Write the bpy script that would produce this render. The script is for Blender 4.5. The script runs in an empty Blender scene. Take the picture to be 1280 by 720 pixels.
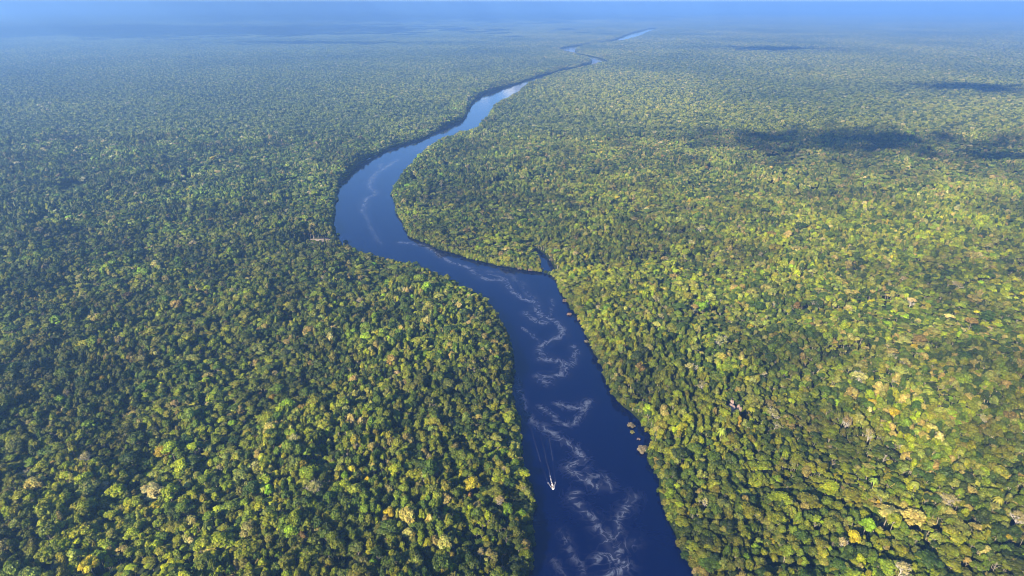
import bpy, bmesh, math, random
import numpy as np
from mathutils import Vector, Matrix, Euler

R = math.radians
rng = np.random.default_rng(7)
random.seed(7)
scene = bpy.context.scene
C = scene.collection

# ------------------------------------------------------------------ camera
F = 760.0                      # focal length in pixels of the 1280 px photograph
H = 450.0                      # flying height over the water
YH = 3.6                       # the flat horizon's row
P = math.atan((360 - YH) / F)
cp, sp = math.cos(P), math.sin(P)
cam_d = bpy.data.cameras.new('camera')
cam = bpy.data.objects.new('camera', cam_d)
C.objects.link(cam)
cam.location = (0, 0, H)
cam.rotation_euler = (math.pi / 2 - P, 0, 0)
cam_d.sensor_width = 36
cam_d.lens = 36 * F / 1280
cam_d.clip_start = 1
cam_d.clip_end = 600000
scene.camera = cam


def ground(px, py, h=0.0):
    """the point of the plane z = h seen at a pixel"""
    x, y = px - 640.0, 360.0 - py
    dy, dz = F * cp + y * sp, y * cp - F * sp
    t = (h - H) / dz
    return np.array([x * t, dy * t])


def project(X, Y, Z):
    dz = Z - H
    dep = Y * cp - dz * sp
    up = Y * sp + dz * cp
    dep = np.where(dep < 1, 1, dep)
    return 640 + F * X / dep, 360 - F * up / dep, dep


# ------------------------------------------------------------------ light
AZ = np.array([-0.66, -0.75]); AZ /= np.linalg.norm(AZ)
EL = R(29)
sun_vec = Vector((AZ[0] * math.cos(EL), AZ[1] * math.cos(EL), math.sin(EL)))
sl = bpy.data.lights.new('sun', 'SUN')
sl.energy = 5.0
sl.angle = R(0.5)
sl.color = (1.0, 0.88, 0.60)
so = bpy.data.objects.new('sun', sl)
C.objects.link(so)
so.rotation_euler = (-sun_vec).to_track_quat('-Z', 'Y').to_euler()
so.location = (0, 0, 900)

w = bpy.data.worlds.new('World')
scene.world = w
w.use_nodes = True
nt = w.node_tree
bg = nt.nodes['Background']
sky = nt.nodes.new('ShaderNodeTexSky')
sky.sky_type = 'NISHITA'
sky.sun_disc = False
sky.sun_elevation = EL
sky.sun_rotation = math.atan2(AZ[0], AZ[1])
sky.air_density = 1.0
sky.dust_density = 0.3
sky.ozone_density = 8.0
nt.links.new(sky.outputs[0], bg.inputs[0])
bg.inputs[1].default_value = 0.08

scene.view_settings.view_transform = 'Standard'
scene.view_settings.look = 'None'
scene.view_settings.gamma = 1
scene.view_settings.exposure = 1.68
scene.render.engine = 'CYCLES'
cy = scene.cycles
cy.max_bounces = 5
cy.diffuse_bounces = 2
cy.glossy_bounces = 2
cy.transmission_bounces = 2
cy.volume_bounces = 2
cy.use_denoising = True
cy.denoiser = 'OPENIMAGEDENOISE'
cy.denoising_prefilter = 'ACCURATE'
cy.filter_width = 1.0
cy.use_adaptive_sampling = True
cy.adaptive_threshold = 0.01
cy.sample_clamp_indirect = 4


# ------------------------------------------------------------------ helpers
def new_mat(name):
    m = bpy.data.materials.new(name)
    m.use_nodes = True
    m.node_tree.nodes.clear()
    return m, m.node_tree.nodes, m.node_tree.links


def mesh_np(name, V, Fc, mats=(), smooth=False, matidx=None, tcol=None):
    """V: (n,3) floats, Fc: list of arrays of faces (m,k)"""
    me = bpy.data.meshes.new(name)
    V = np.asarray(V, dtype=np.float32)
    me.vertices.add(len(V))
    me.vertices.foreach_set('co', V.ravel())
    loops = np.concatenate([f.ravel() for f in Fc]).astype(np.int32)
    tot = np.concatenate([np.full(len(f), f.shape[1]) for f in Fc]).astype(np.int32)
    start = np.concatenate([[0], np.cumsum(tot)[:-1]]).astype(np.int32)
    me.loops.add(len(loops))
    me.loops.foreach_set('vertex_index', loops)
    me.polygons.add(len(tot))
    me.polygons.foreach_set('loop_start', start)
    me.polygons.foreach_set('loop_total', tot)
    if matidx is not None:
        me.polygons.foreach_set('material_index', np.asarray(matidx, dtype=np.int32))
    me.update(calc_edges=True)
    for m in mats:
        me.materials.append(m)
    me.polygons.foreach_set('use_smooth', np.full(len(tot), smooth))
    if tcol is not None:
        a = me.attributes.new('tcol', 'FLOAT_COLOR', 'FACE')
        c = np.ones((len(tot), 4), dtype=np.float32)
        c[:, :3] = tcol
        a.data.foreach_set('color', c.ravel())
    me.validate()
    return me


def link(name, data, parent=None, **props):
    o = bpy.data.objects.new(name, data)
    C.objects.link(o)
    if parent is not None:
        o.parent = parent
    for k, v in props.items():
        o[k] = v
    return o


def lattice(ix, iy, seed):
    h = (ix.astype(np.int64) * 374761393 + iy.astype(np.int64) * 668265263 + seed * 974711) & 0xffffffff
    h = ((h ^ (h >> 13)) * 1274126177) & 0xffffffff
    h = h ^ (h >> 16)
    return (h & 0xffffff) / float(0xffffff)


def noise(x, y, scale, seed=0):
    """value noise 0..1"""
    x = np.asarray(x) / scale; y = np.asarray(y) / scale
    ix, iy = np.floor(x), np.floor(y)
    fx, fy = x - ix, y - iy
    fx = fx * fx * (3 - 2 * fx); fy = fy * fy * (3 - 2 * fy)
    ix = ix.astype(np.int64); iy = iy.astype(np.int64)
    a = lattice(ix, iy, seed); b = lattice(ix + 1, iy, seed)
    c = lattice(ix, iy + 1, seed); d = lattice(ix + 1, iy + 1, seed)
    return (a * (1 - fx) + b * fx) * (1 - fy) + (c * (1 - fx) + d * fx) * fy


def fbm(x, y, scale, seed=0, oct=3):
    s = 0; t = 0
    for k in range(oct):
        s = s + noise(x, y, scale / 2 ** k, seed + k * 17) / 2 ** k
        t += 1 / 2 ** k
    return s / t


# ------------------------------------------------------------------ river outline
# cross sections: left pixel, height plane, right pixel, height plane
TH = 17
sec = [
    (640, 860, 0, 950, 860, 0), (650, 790, 0, 905, 790, 0),
    (658, 720, 0, 870, 722, 0), (665, 670, 0, 852, 690, 0), (664, 620, 0, 838, 645, 0),
    (655, 575, 0, 822, 600, 0), (649, 535, 0, 809, 574, 0), (645, 505, 0, 815, 553, 0),
    (642, 478, 0, 804, 536, 0), (640, 450, 0, 783, 512, 0), (637, 430, 2, 765, 486, 0),
    (633, 410, 8, 750, 458, 0), (620, 387, 14, 737, 430, 0), (602, 366, TH, 722, 400, 0),
    (578, 352, TH, 708, 377, 0), (555, 341, TH, 696, 354, 0), (530, 330, TH, 682, 341, 0),
    (505, 322, TH, 648, 336, 0), (480, 316, TH, 606, 328, 0), (457, 311, TH, 570, 318, 0),
    (436, 306, TH, 540, 308, 0), (420, 299, 10, 514, 296, 0), (416, 281, 0, 502, 281, 0),
    (418, 258, 0, 495, 261, 3), (422, 240, 0, 491, 242, 8), (432, 222, 0, 494, 227, 14),
    (447, 208, 0, 502, 214, TH), (465, 197, 0, 510, 205, TH), (487, 187, 0, 522, 193, TH),
    (510, 178, 0, 539, 180, TH), (540, 168, 0, 560, 169, TH), (562, 157, 0, 588, 162, TH),
    (580, 146, 0, 598, 157, TH), (585, 135, 0, 612, 140, TH), (594, 126, 0, 618, 131, TH),
    (606, 118, 0, 632, 122, TH)]
Lp = [ground(a, b, c) for a, b, c, d, e, f in sec]
Rp = [ground(d, e, f) for a, b, c, d, e, f in sec]
far = [(651, 107), (668, 100.5), (692, 93), (718, 86.5), (742, 81), (750, 77.5), (741, 73), (727, 69.5), (713, 66),
       (711, 61.5), (724, 58), (745, 55.5), (768, 52.2), (780, 49), (790, 45.5), (800, 41.5), (812, 38), (818, 35)]
fw = [105, 100, 90, 90, 120, 140, 110, 90, 120, 160, 130, 110, 150, 200, 240, 240, 200, 140]
fc = [ground(a, b, 0) for a, b in far]
for i, c in enumerate(fc):
    p0 = fc[i - 1] if i else (Lp[-1] + Rp[-1]) / 2
    p1 = fc[i + 1] if i + 1 < len(fc) else c + (c - p0)
    t = p1 - p0
    t /= np.linalg.norm(t)
    n = np.array([-t[1], t[0]])
    Lp.append(c + n * fw[i] / 2)
    Rp.append(c - n * fw[i] / 2)


def catmull(pts, k):
    pts = [2 * pts[0] - pts[1]] + list(pts) + [2 * pts[-1] - pts[-2]]
    out = []
    for i in range(1, len(pts) - 2):
        p0, p1, p2, p3 = pts[i - 1:i + 3]
        for j in range(k):
            t = j / k
            out.append(0.5 * ((2 * p1) + (-p0 + p2) * t + (2 * p0 - 5 * p1 + 4 * p2 - p3) * t * t + (-p0 + 3 * p1 - 3 * p2 + p3) * t ** 3))
    out.append(pts[-2])
    return np.array(out)


KS = 16
LB, RB = catmull(Lp, KS), catmull(Rp, KS)
# ragged shore
for B, s in ((LB, 3), (RB, 9)):
    B[:, 0] += (fbm(B[:, 0], B[:, 1], 45, s) - .5) * 16 + (fbm(B[:, 0], B[:, 1], 120, s + 5) - .5) * 40 * np.clip((B[:, 1] - 1300) / 900, 0, 1)
    B[:, 1] += (fbm(B[:, 0], B[:, 1], 45, s + 50) - .5) * 12
NA = 60
u = np.linspace(0, 1, NA)
RV = (LB[:, None, :] * (1 - u)[None, :, None] + RB[:, None, :] * u[None, :, None])
nrow = len(LB)
V = np.zeros((nrow * NA, 3)); V[:, :2] = RV.reshape(-1, 2); V[:, 2] = 0.4
ii = (np.arange(nrow - 1)[:, None] * NA + np.arange(NA - 1)[None, :]).ravel()
FQ = [np.stack([ii, ii + 1, ii + NA + 1, ii + NA], 1)]
FQ[0] = FQ[0]
# two creek mouths
creeks = [([(686, 343), (684, 334), (682, 327), (676, 318), (668, 311)], [16, 12, 9, 7, 5]),
          ([(424, 304), (414, 301), (404, 300), (398, 299)], [22, 20, 15, 7])]
creek_polys = []
for cpts, cw in creeks:
    g = [ground(a, b, 0) for a, b in cpts]
    le, ri = [], []
    for i, c in enumerate(g):
        t = g[min(i + 1, len(g) - 1)] - g[max(i - 1, 0)]
        t /= np.linalg.norm(t)
        n = np.array([-t[1], t[0]])
        le.append(c + n * cw[i]); ri.append(c - n * cw[i])
    base = len(V)
    V = np.vstack([V, np.array([[*p, 0.43] for p in le + ri])])
    k = len(g)
    FQ.append(np.array([[base + i, base + i + 1, base + k + i + 1, base + k + i] for i in range(k - 1)]))
    creek_polys.append(np.array(le + ri[::-1]))
river_poly = np.vstack([LB, RB[::-1]])


def inside(poly, X, Y):
    res = np.zeros(len(X), bool)
    x0, y0 = poly[:, 0], poly[:, 1]
    x1, y1 = np.roll(x0, -1), np.roll(y0, -1)
    for a, b, c, d in zip(x0, y0, x1, y1):
        if b == d:
            continue
        m = ((b > Y) != (d > Y))
        if m.any():
            xi = (c - a) * (Y[m] - b) / (d - b) + a
            res[m] ^= X[m] < xi
    return res


def dist_poly(poly, X, Y, closed=True, cut=None):
    best = np.full(len(X), 1e9)
    n = len(poly)
    for i in range(n if closed else n - 1):
        a = poly[i]; b = poly[(i + 1) % n]
        m = slice(None)
        dx, dy = b - a
        l2 = dx * dx + dy * dy + 1e-9
        t = np.clip(((X - a[0]) * dx + (Y - a[1]) * dy) / l2, 0, 1)
        d = np.hypot(X - a[0] - t * dx, Y - a[1] - t * dy)
        best = np.minimum(best, d)
    return best


def river_dist(X, Y):
    """signed distance to the shore, negative in the water"""
    d = dist_poly(river_poly[::2], X, Y)
    s = inside(river_poly, X, Y)
    for cpoly in creek_polys:
        d = np.minimum(d, dist_poly(cpoly, X, Y))
        s |= inside(cpoly, X, Y)
    return np.where(s, -d, d)


# foam drifts: pixel paths on the water, weight, width in metres
foam_paths = [
    ([(500, 303), (530, 308), (560, 326), (590, 337), (606, 349), (630, 351), (639, 364), (658, 375)], .85, 7),
    ([(606, 343), (622, 344), (636, 350)], .5, 7),
    ([(658, 375), (673, 379), (676, 392), (694, 401), (703, 413), (691, 425), (678, 431), (682, 447), (697, 453), (707, 456), (704, 466), (691, 471), (676, 471), (682, 480)], .95, 7),
    ([(716, 431), (719, 447), (713, 459), (705, 464)], .7, 6),
    ([(655, 410), (667, 419), (680, 432)], .7, 4),
    ([(658, 390), (668, 398), (684, 404), (674, 388)], .75, 8),
    ([(689, 372), (692, 382), (688, 395)], .4, 5),
    ([(680, 440), (676, 450)], .6, 4),
    ([(700, 505), (722, 511), (737, 502)], .8, 6),
    ([(645, 465), (652, 495), (660, 520), (673, 537)], .5, 5),
    ([(676, 509), (694, 524), (713, 530), (728, 518), (737, 503)], .85, 5),
    ([(678, 535), (697, 546), (716, 561), (725, 573), (707, 581), (725, 595), (743, 607), (759, 611)], .9, 6),
    ([(759, 611), (755, 592), (743, 595), (733, 584)], .6, 5),
    ([(719, 613), (728, 634), (743, 650), (755, 665), (771, 668), (774, 653), (786, 631), (791, 622)], .75, 6),
    ([(755, 665), (762, 683), (774, 702), (785, 708), (774, 716), (760, 722)], .9, 6),
    ([(791, 677), (780, 686), (770, 700), (757, 694), (745, 700)], .75, 6),
    ([(707, 665), (719, 695), (731, 711)], .4, 5),
    ([(695, 700), (706, 715)], .3, 5),
    ([(497, 200), (487, 206), (477, 213), (466, 222), (460, 233), (470, 240), (458, 250), (453, 263)], .8, 10),
    ([(453, 263), (463, 280), (470, 297), (478, 303)], .4, 7),
    ([(520, 188), (535, 183), (512, 190)], .4, 10),
    ([(478, 205), (472, 216), (464, 228)], .5, 12),
    ([(590, 335), (612, 339), (640, 345), (665, 372)], .3, 12)]
foam = np.zeros(len(V))
fpts = []
for pts, wt, wd in foam_paths:
    cpx = catmull([np.array(p, float) for p in pts], 8)
    g = np.array([ground(a, b, 0.4) for a, b in cpx])
    g[:, 0] += (fbm(g[:, 0], g[:, 1], 22, 5) - .5) * 14
    g[:, 1] += (fbm(g[:, 0], g[:, 1], 22, 91) - .5) * 14
    d = dist_poly(g, V[:, 0], V[:, 1], closed=False)
    wd = wd * .62
    foam = np.maximum(foam, wt * np.exp(-(d / wd) ** 2))
    foam = np.maximum(foam, .22 * wt * np.exp(-(d / (wd * 2.4)) ** 2))

m_water, n, l = new_mat('river_water')
out = n.new('ShaderNodeOutputMaterial')
bs = n.new('ShaderNodeBsdfPrincipled')
geo = n.new('ShaderNodeNewGeometry')
n1 = n.new('ShaderNodeTexNoise'); n1.inputs['Scale'].default_value = .024; n1.inputs['Detail'].default_value = 3
vm = n.new('ShaderNodeVectorMath'); vm.operation = 'SCALE'; vm.inputs['Scale'].default_value = 26
va = n.new('ShaderNodeVectorMath'); va.operation = 'ADD'
l.new(geo.outputs['Position'], n1.inputs['Vector'])
l.new(n1.outputs['Color'], vm.inputs[0]); l.new(geo.outputs['Position'], va.inputs[0]); l.new(vm.outputs[0], va.inputs[1])
n2 = n.new('ShaderNodeTexNoise'); n2.inputs['Scale'].default_value = .066; n2.inputs['Detail'].default_value = 4; n2.inputs['Roughness'].default_value = .55; n2.inputs['Distortion'].default_value = 1.2
l.new(va.outputs[0], n2.inputs['Vector'])
# ridges of the warped noise become filaments
a1 = n.new('ShaderNodeMath'); a1.operation = 'SUBTRACT'; a1.inputs[1].default_value = .5
a2 = n.new('ShaderNodeMath'); a2.operation = 'ABSOLUTE'
rm = n.new('ShaderNodeMapRange'); rm.inputs['From Min'].default_value = 0.0; rm.inputs['From Max'].default_value = .07
rm.inputs['To Min'].default_value = 1; rm.inputs['To Max'].default_value = 0; rm.interpolation_type = 'SMOOTHSTEP'
l.new(n2.outputs['Fac'], a1.inputs[0]); l.new(a1.outputs[0], a2.inputs[0]); l.new(a2.outputs[0], rm.inputs['Value'])
n3 = n.new('ShaderNodeTexNoise'); n3.inputs['Scale'].default_value = .5; n3.inputs['Detail'].default_value = 3
l.new(geo.outputs['Position'], n3.inputs['Vector'])
at = n.new('ShaderNodeAttribute'); at.attribute_name = 'foam'
ml = n.new('ShaderNodeMath'); ml.operation = 'MULTIPLY_ADD'; ml.inputs[1].default_value = .86; ml.inputs[2].default_value = .14
l.new(rm.outputs[0], ml.inputs[0])
mm = n.new('ShaderNodeMath'); mm.operation = 'MULTIPLY'
l.new(ml.outputs[0], mm.inputs[0]); l.new(at.outputs['Fac'], mm.inputs[1])
mr3 = n.new('ShaderNodeMapRange'); mr3.inputs['From Min'].default_value = .3; mr3.inputs['From Max'].default_value = .65
mr3.inputs['To Min'].default_value = .75; mr3.inputs['To Max'].default_value = 1.1
l.new(n3.outputs['Fac'], mr3.inputs['Value'])
m4 = n.new('ShaderNodeMath'); m4.operation = 'MULTIPLY'; m4.use_clamp = True
l.new(mm.outputs[0], m4.inputs[0]); l.new(mr3.outputs[0], m4.inputs[1])
mf = n.new('ShaderNodeMath'); mf.operation = 'MULTIPLY'; mf.inputs[1].default_value = .28; mf.use_clamp = True
l.new(m4.outputs[0], mf.inputs[0])
mx = n.new('ShaderNodeMix'); mx.data_type = 'RGBA'
mx.inputs['A'].default_value = (.0, .0014, .026, 1); mx.inputs['B'].default_value = (.36, .40, .52, 1)
l.new(mf.outputs[0], mx.inputs['Factor'])
l.new(mx.outputs['Result'], bs.inputs['Base Color'])
mr = n.new('ShaderNodeMapRange'); mr.inputs['To Min'].default_value = .07; mr.inputs['To Max'].default_value = .8
l.new(mf.outputs[0], mr.inputs['Value']); l.new(mr.outputs[0], bs.inputs['Roughness'])
bs.inputs['IOR'].default_value = 1.46
bs.inputs['Specular Tint'].default_value = (.04, .42, 1, 1)
n5 = n.new('ShaderNodeTexNoise'); n5.inputs['Scale'].default_value = .35; n5.inputs['Detail'].default_value = 4
l.new(geo.outputs['Position'], n5.inputs['Vector'])
bp = n.new('ShaderNodeBump'); bp.inputs['Strength'].default_value = .5; bp.inputs['Distance'].default_value = .1
l.new(n5.outputs['Fac'], bp.inputs['Height']); l.new(bp.outputs[0], bs.inputs['Normal'])
l.new(bs.outputs[0], out.inputs[0])
rme = mesh_np('river', V, FQ, [m_water])
a = rme.attributes.new('foam', 'FLOAT', 'POINT'); a.data.foreach_set('value', foam.astype(np.float32))
# all faces up
bm = bmesh.new(); bm.from_mesh(rme); bmesh.ops.recalc_face_normals(bm, faces=bm.faces)
if sum(f.normal.z for f in bm.faces) < 0:
    bmesh.ops.reverse_faces(bm, faces=bm.faces)
bm.to_mesh(rme); bm.free()
link('river', rme, kind='structure')

# ------------------------------------------------------------------ ground
m_ground, n, l = new_mat('forest_floor')
out = n.new('ShaderNodeOutputMaterial'); bs = n.new('ShaderNodeBsdfDiffuse')
geo = n.new('ShaderNodeNewGeometry')
na = n.new('ShaderNodeTexNoise'); na.inputs['Scale'].default_value = .02; na.inputs['Detail'].default_value = 8
l.new(geo.outputs['Position'], na.inputs['Vector'])
cr = n.new('ShaderNodeValToRGB')
cr.color_ramp.elements[0].color = (.012, .022, .008, 1); cr.color_ramp.elements[1].color = (.05, .06, .022, 1)
cr.color_ramp.elements[0].position = .35; cr.color_ramp.elements[1].position = .7
l.new(na.outputs['Fac'], cr.inputs[0]); l.new(cr.outputs[0], bs.inputs[0]); l.new(bs.outputs[0], out.inputs[0])
S = 260000.0
gme = mesh_np('ground', [(-S, -3000, 0), (S, -3000, 0), (S, 2 * S, 0), (-S, 2 * S, 0)], [np.array([[0, 1, 2, 3]])], [m_ground])
link('ground', gme, kind='structure')

# ------------------------------------------------------------------ foliage materials


def leaf_mat(name, transl=.22):
    m, n, l = new_mat(name)
    out = n.new('ShaderNodeOutputMaterial')
    ti = n.new('ShaderNodeAttribute'); ti.attribute_type = 'INSTANCER'; ti.attribute_name = 'tint'
    tc = n.new('ShaderNodeAttribute'); tc.attribute_name = 'tcol'
    mu = n.new('ShaderNodeMix'); mu.data_type = 'RGBA'; mu.blend_type = 'MULTIPLY'; mu.inputs['Factor'].default_value = 1
    l.new(ti.outputs['Color'], mu.inputs['A']); l.new(tc.outputs['Color'], mu.inputs['B'])
    d = n.new('ShaderNodeBsdfPrincipled'); d.inputs['Roughness'].default_value = .55
    d.inputs['Specular IOR Level'].default_value = .25
    t = n.new('ShaderNodeBsdfTranslucent')
    ms = n.new('ShaderNodeMixShader'); ms.inputs[0].default_value = transl
    l.new(mu.outputs['Result'], d.inputs['Base Color']); l.new(mu.outputs['Result'], t.inputs[0])
    l.new(d.outputs[0], ms.inputs[1]); l.new(t.outputs[0], ms.inputs[2]); l.new(ms.outputs[0], out.inputs[0])
    return m


def bark_mat(name, col):
    m, n, l = new_mat(name)
    out = n.new('ShaderNodeOutputMaterial'); bs = n.new('ShaderNodeBsdfDiffuse')
    tx = n.new('ShaderNodeTexCoord')
    no = n.new('ShaderNodeTexNoise'); no.inputs['Scale'].default_value = 1.2; no.inputs['Detail'].default_value = 5
    l.new(tx.outputs['Object'], no.inputs['Vector'])
    r = n.new('ShaderNodeValToRGB')
    r.color_ramp.elements[0].color = tuple(c * .55 for c in col) + (1,)
    r.color_ramp.elements[1].color = tuple(min(1, c * 1.3) for c in col) + (1,)
    r.color_ramp.elements[0].position = .35; r.color_ramp.elements[1].position = .65
    l.new(no.outputs['Fac'], r.inputs[0]); l.new(r.outputs[0], bs.inputs[0]); l.new(bs.outputs[0], out.inputs[0])
    return m


m_leaf = leaf_mat('foliage')
m_bark = bark_mat('bark', (.22, .19, .15))
m_pale = bark_mat('pale_bark', (.40, .35, .31))

# ------------------------------------------------------------------ tree shapes (in metres, crown radius 7 m, tree about 24 m)


def ico(sub):
    bm = bmesh.new()
    bmesh.ops.create_icosphere(bm, subdivisions=sub, radius=1)
    v = np.array([x.co[:] for x in bm.verts]); f = np.array([[q.index for q in x.verts] for x in bm.faces])
    bm.free()
    return v, f


ICO1, ICO2 = ico(1), ico(2)


def tube(path, radii, sides=6):
    path = [Vector(p) for p in path]
    V, Fc = [], []
    for i, p in enumerate(path):
        t = (path[min(i + 1, len(path) - 1)] - path[max(i - 1, 0)]).normalized()
        a = t.cross(Vector((.3, .9, .1))).normalized(); b = t.cross(a)
        for k in range(sides):
            an = 2 * math.pi * k / sides
            V.append(p + (a * math.cos(an) + b * math.sin(an)) * radii[i])
        if i:
            o = (i - 1) * sides
            for k in range(sides):
                Fc.append((o + k, o + (k + 1) % sides, o + sides + (k + 1) % sides, o + sides + k))
    return np.array([v[:] for v in V]), np.array(Fc)


class MB:
    def __init__(s):
        s.V, s.T, s.Q, s.ct, s.cq, s.n = [], [], [], [], [], 0

    def add(s, v, f, col=(1, 1, 1)):
        f = np.asarray(f)
        col = np.broadcast_to(np.asarray(col, float), (len(f), 3))
        s.V.append(v)
        (s.T if f.shape[1] == 3 else s.Q).append(f + s.n)
        (s.ct if f.shape[1] == 3 else s.cq).append(col)
        s.n += len(v)

    def data(s):
        V = np.vstack(s.V); Fc = []; col = []
        if s.T:
            Fc.append(np.vstack(s.T)); col.append(np.vstack(s.ct))
        if s.Q:
            Fc.append(np.vstack(s.Q)); col.append(np.vstack(s.cq))
        return V, Fc, np.vstack(col)

    def build(s, name, mats):
        V, Fc, col = s.data()
        return mesh_np(name, V, Fc, mats, tcol=col)


def lobes_for(kind, r):
    """list of (centre, radius, squash) of a crown of radius 7"""
    out = []
    if kind == 'domed':
        n, flat, zc, lr = r.randint(13, 17), .62, 19, (1.8, 2.9)
    elif kind == 'flat':
        n, flat, zc, lr = r.randint(13, 18), .30, 22, (1.9, 2.8)
    elif kind == 'tall':
        n, flat, zc, lr = r.randint(12, 15), 1.0, 18, (2.2, 3.0)
    elif kind == 'lumpy':
        n, flat, zc, lr = r.randint(8, 11), .65, 19, (2.0, 3.6)
    else:
        n, flat, zc, lr = r.randint(12, 16), .55, 20, (1.5, 2.3)
    W = 5.0 if kind != 'tall' else 3.9
    for i in range(n):
        # sunflower spread over the dome
        q = (i + .5) / n
        rad = W * math.sqrt(q) * r.uniform(.7, 1.25)
        an = i * 2.39996 + r.uniform(-.6, .6)
        z = zc + 7 * flat * (1 - q) * r.uniform(.7, 1.15) + r.uniform(-.8, .8)
        out.append(((rad * math.cos(an), rad * math.sin(an), z), r.uniform(*lr) * (1.15 - .3 * q), r.uniform(.7, .95)))
    if kind in ('domed', 'tall'):
        for i in range(5):
            an = i * 1.257 + r.random()
            out.append(((4.2 * math.cos(an), 4.2 * math.sin(an), zc - 3 + r.uniform(-1, 1)), r.uniform(2, 2.6), .9))
    return out


def crown_mb(kind, r, g, leaves=44, leafsize=.74, mb=None, core=ICO2, cs=.86):
    mb = mb or MB()
    for (c, rad, sq) in lobes_for(kind, r):
        c = np.array(c)
        br = r.uniform(.66, 1.3)
        hue = r.uniform(-.09, .09)
        lc = np.array([br * (1 + hue), br, br * (1 - hue)])
        v = core[0].copy()
        v *= (1 + (g.random(len(v))[:, None] - .5) * .34)
        v[:, 2] *= sq
        mb.add(v * rad * cs + c, core[1], lc * .86 * (0.85 + .3 * g.random((len(core[1]), 1))))
        if leaves:
            k = int(leaves * (rad / 2.4) ** 2)
            d = g.normal(size=(k, 3)); d[:, 2] = np.abs(d[:, 2]) * 1.0 - .25
            d /= np.linalg.norm(d, axis=1)[:, None]
            pos = d * np.array([1, 1, sq]) * rad * (g.uniform(.88, 1.13, (k, 1))) + c
            nn = d + g.normal(size=(k, 3)) * .55
            nn /= np.linalg.norm(nn, axis=1)[:, None]
            a = np.cross(nn, g.normal(size=(k, 3))); a /= np.linalg.norm(a, axis=1)[:, None]
            b = np.cross(nn, a)
            s1 = g.uniform(.6, 1.25, (k, 1)) * leafsize; s2 = s1 * g.uniform(.55, .95, (k, 1))
            q = np.stack([pos - a * s1, pos - b * s2 + nn * .1, pos + a * s1, pos + b * s2 - nn * .12], 1).reshape(-1, 3)
            f = np.arange(4 * k).reshape(k, 4)
            col = lc[None, :] * g.uniform(.6, 1.45, (k, 1)) * (1 + g.normal(size=(k, 3)) * .05)
            mb.add(q, f, col)
    return mb


def trunk_mb(kind, r, top=19, bare=False):
    mb = MB()
    bend = (r.uniform(-.8, .8), r.uniform(-.8, .8))
    v, f = tube([(0, 0, -.3), (bend[0] * .3, bend[1] * .3, 6), (bend[0], bend[1], 12), (0, 0, top)], [.62, .42, .36, .24], 7)
    mb.add(v, f)
    for i in range(7 if not bare else 11):
        an = i * 2.4 + r.uniform(-.3, .3)
        z0 = r.uniform(11, top - 1); L = r.uniform(3.4, 5.6)
        e = (L * math.cos(an), L * math.sin(an), z0 + L * r.uniform(.6, 1.2))
        m_ = (e[0] * .45, e[1] * .45, z0 + (e[2] - z0) * .62)
        v, f = tube([(0, 0, z0), m_, e], [.24, .17, .08], 5)
        mb.add(v, f)
        if bare:
            for j in range(6):
                t = r.uniform(.45, 1)
                s = Vector(m_).lerp(Vector(e), t)
                d = Vector((r.uniform(-1, 1), r.uniform(-1, 1), r.uniform(.2, 1.1))).normalized() * r.uniform(1.6, 3.2)
                v, f = tube([s, s + d * .55 + Vector((0, 0, .2)), s + d], [.11, .08, .04], 4)
                mb.add(v, f)
                for q in range(2):
                    d2 = Vector((r.uniform(-1, 1), r.uniform(-1, 1), r.uniform(.1, 1))).normalized() * r.uniform(.8, 1.6)
                    s2 = s + d * r.uniform(.5, 1)
                    v, f = tube([s2, s2 + d2], [.06, .03], 3)
                    mb.add(v, f)
    return mb


def twig_crown_mb(r, g):
    """sparse pale crown: thin leaf and twig tufts on open limbs"""
    mb = MB()
    for (c, rad, sq) in lobes_for('fine', r):
        k = 34
        d = g.normal(size=(k, 3)); d[:, 2] = np.abs(d[:, 2])
        d /= np.linalg.norm(d, axis=1)[:, None]
        pos = d * rad * g.uniform(.5, 1.1, (k, 1)) + np.array(c)
        nn = d + g.normal(size=(k, 3)) * .7; nn /= np.linalg.norm(nn, axis=1)[:, None]
        a = np.cross(nn, g.normal(size=(k, 3))); a /= np.linalg.norm(a, axis=1)[:, None]
        b = np.cross(nn, a)
        s1 = g.uniform(.35, .8, (k, 1)); s2 = s1 * .55
        q = np.stack([pos - a * s1, pos - b * s2, pos + a * s1, pos + b * s2], 1).reshape(-1, 3)
        mb.add(q, np.arange(4 * k).reshape(k, 4), g.uniform(.7, 1.3, (k, 1)) * np.ones(3))
    return mb


def palm_mb(r, g):
    mb = MB()
    for i in range(17):
        an = i * 2.4 + r.uniform(-.2, .2)
        lift = r.uniform(.1, 1.1); L = r.uniform(4.2, 5.6)
        dirv = Vector((math.cos(an), math.sin(an), 0)); side = Vector((-math.sin(an), math.cos(an), 0))
        pts = []
        for k in range(7):
            t = k / 6
            pts.append(Vector((0, 0, 16)) + dirv * L * t + Vector((0, 0, L * (lift * t - (lift + .55) * t * t))))
        V, Fc = [], []
        for k, p in enumerate(pts):
            wd = .95 * math.sin(math.pi * min(1, .12 + .85 * (k / 6))) + .06
            V += [p - side * wd + Vector((0, 0, -.35 * wd)), p, p + side * wd + Vector((0, 0, -.35 * wd))]
            if k:
                o = 3 * (k - 1)
                Fc += [(o, o + 1, o + 4, o + 3), (o + 1, o + 2, o + 5, o + 4)]
        mb.add(np.array([v[:] for v in V]), np.array(Fc), r.uniform(.8, 1.25) * np.ones(3))
    return mb


KINDS = ['domed', 'flat', 'tall', 'lumpy', 'fine', 'domed', 'flat', 'lumpy', 'domed', 'fine', 'tall', 'lumpy']
variants = []       # kind, crown mesh, trunk mesh
protos = bpy.data.collections.new('tree_shapes')


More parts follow.
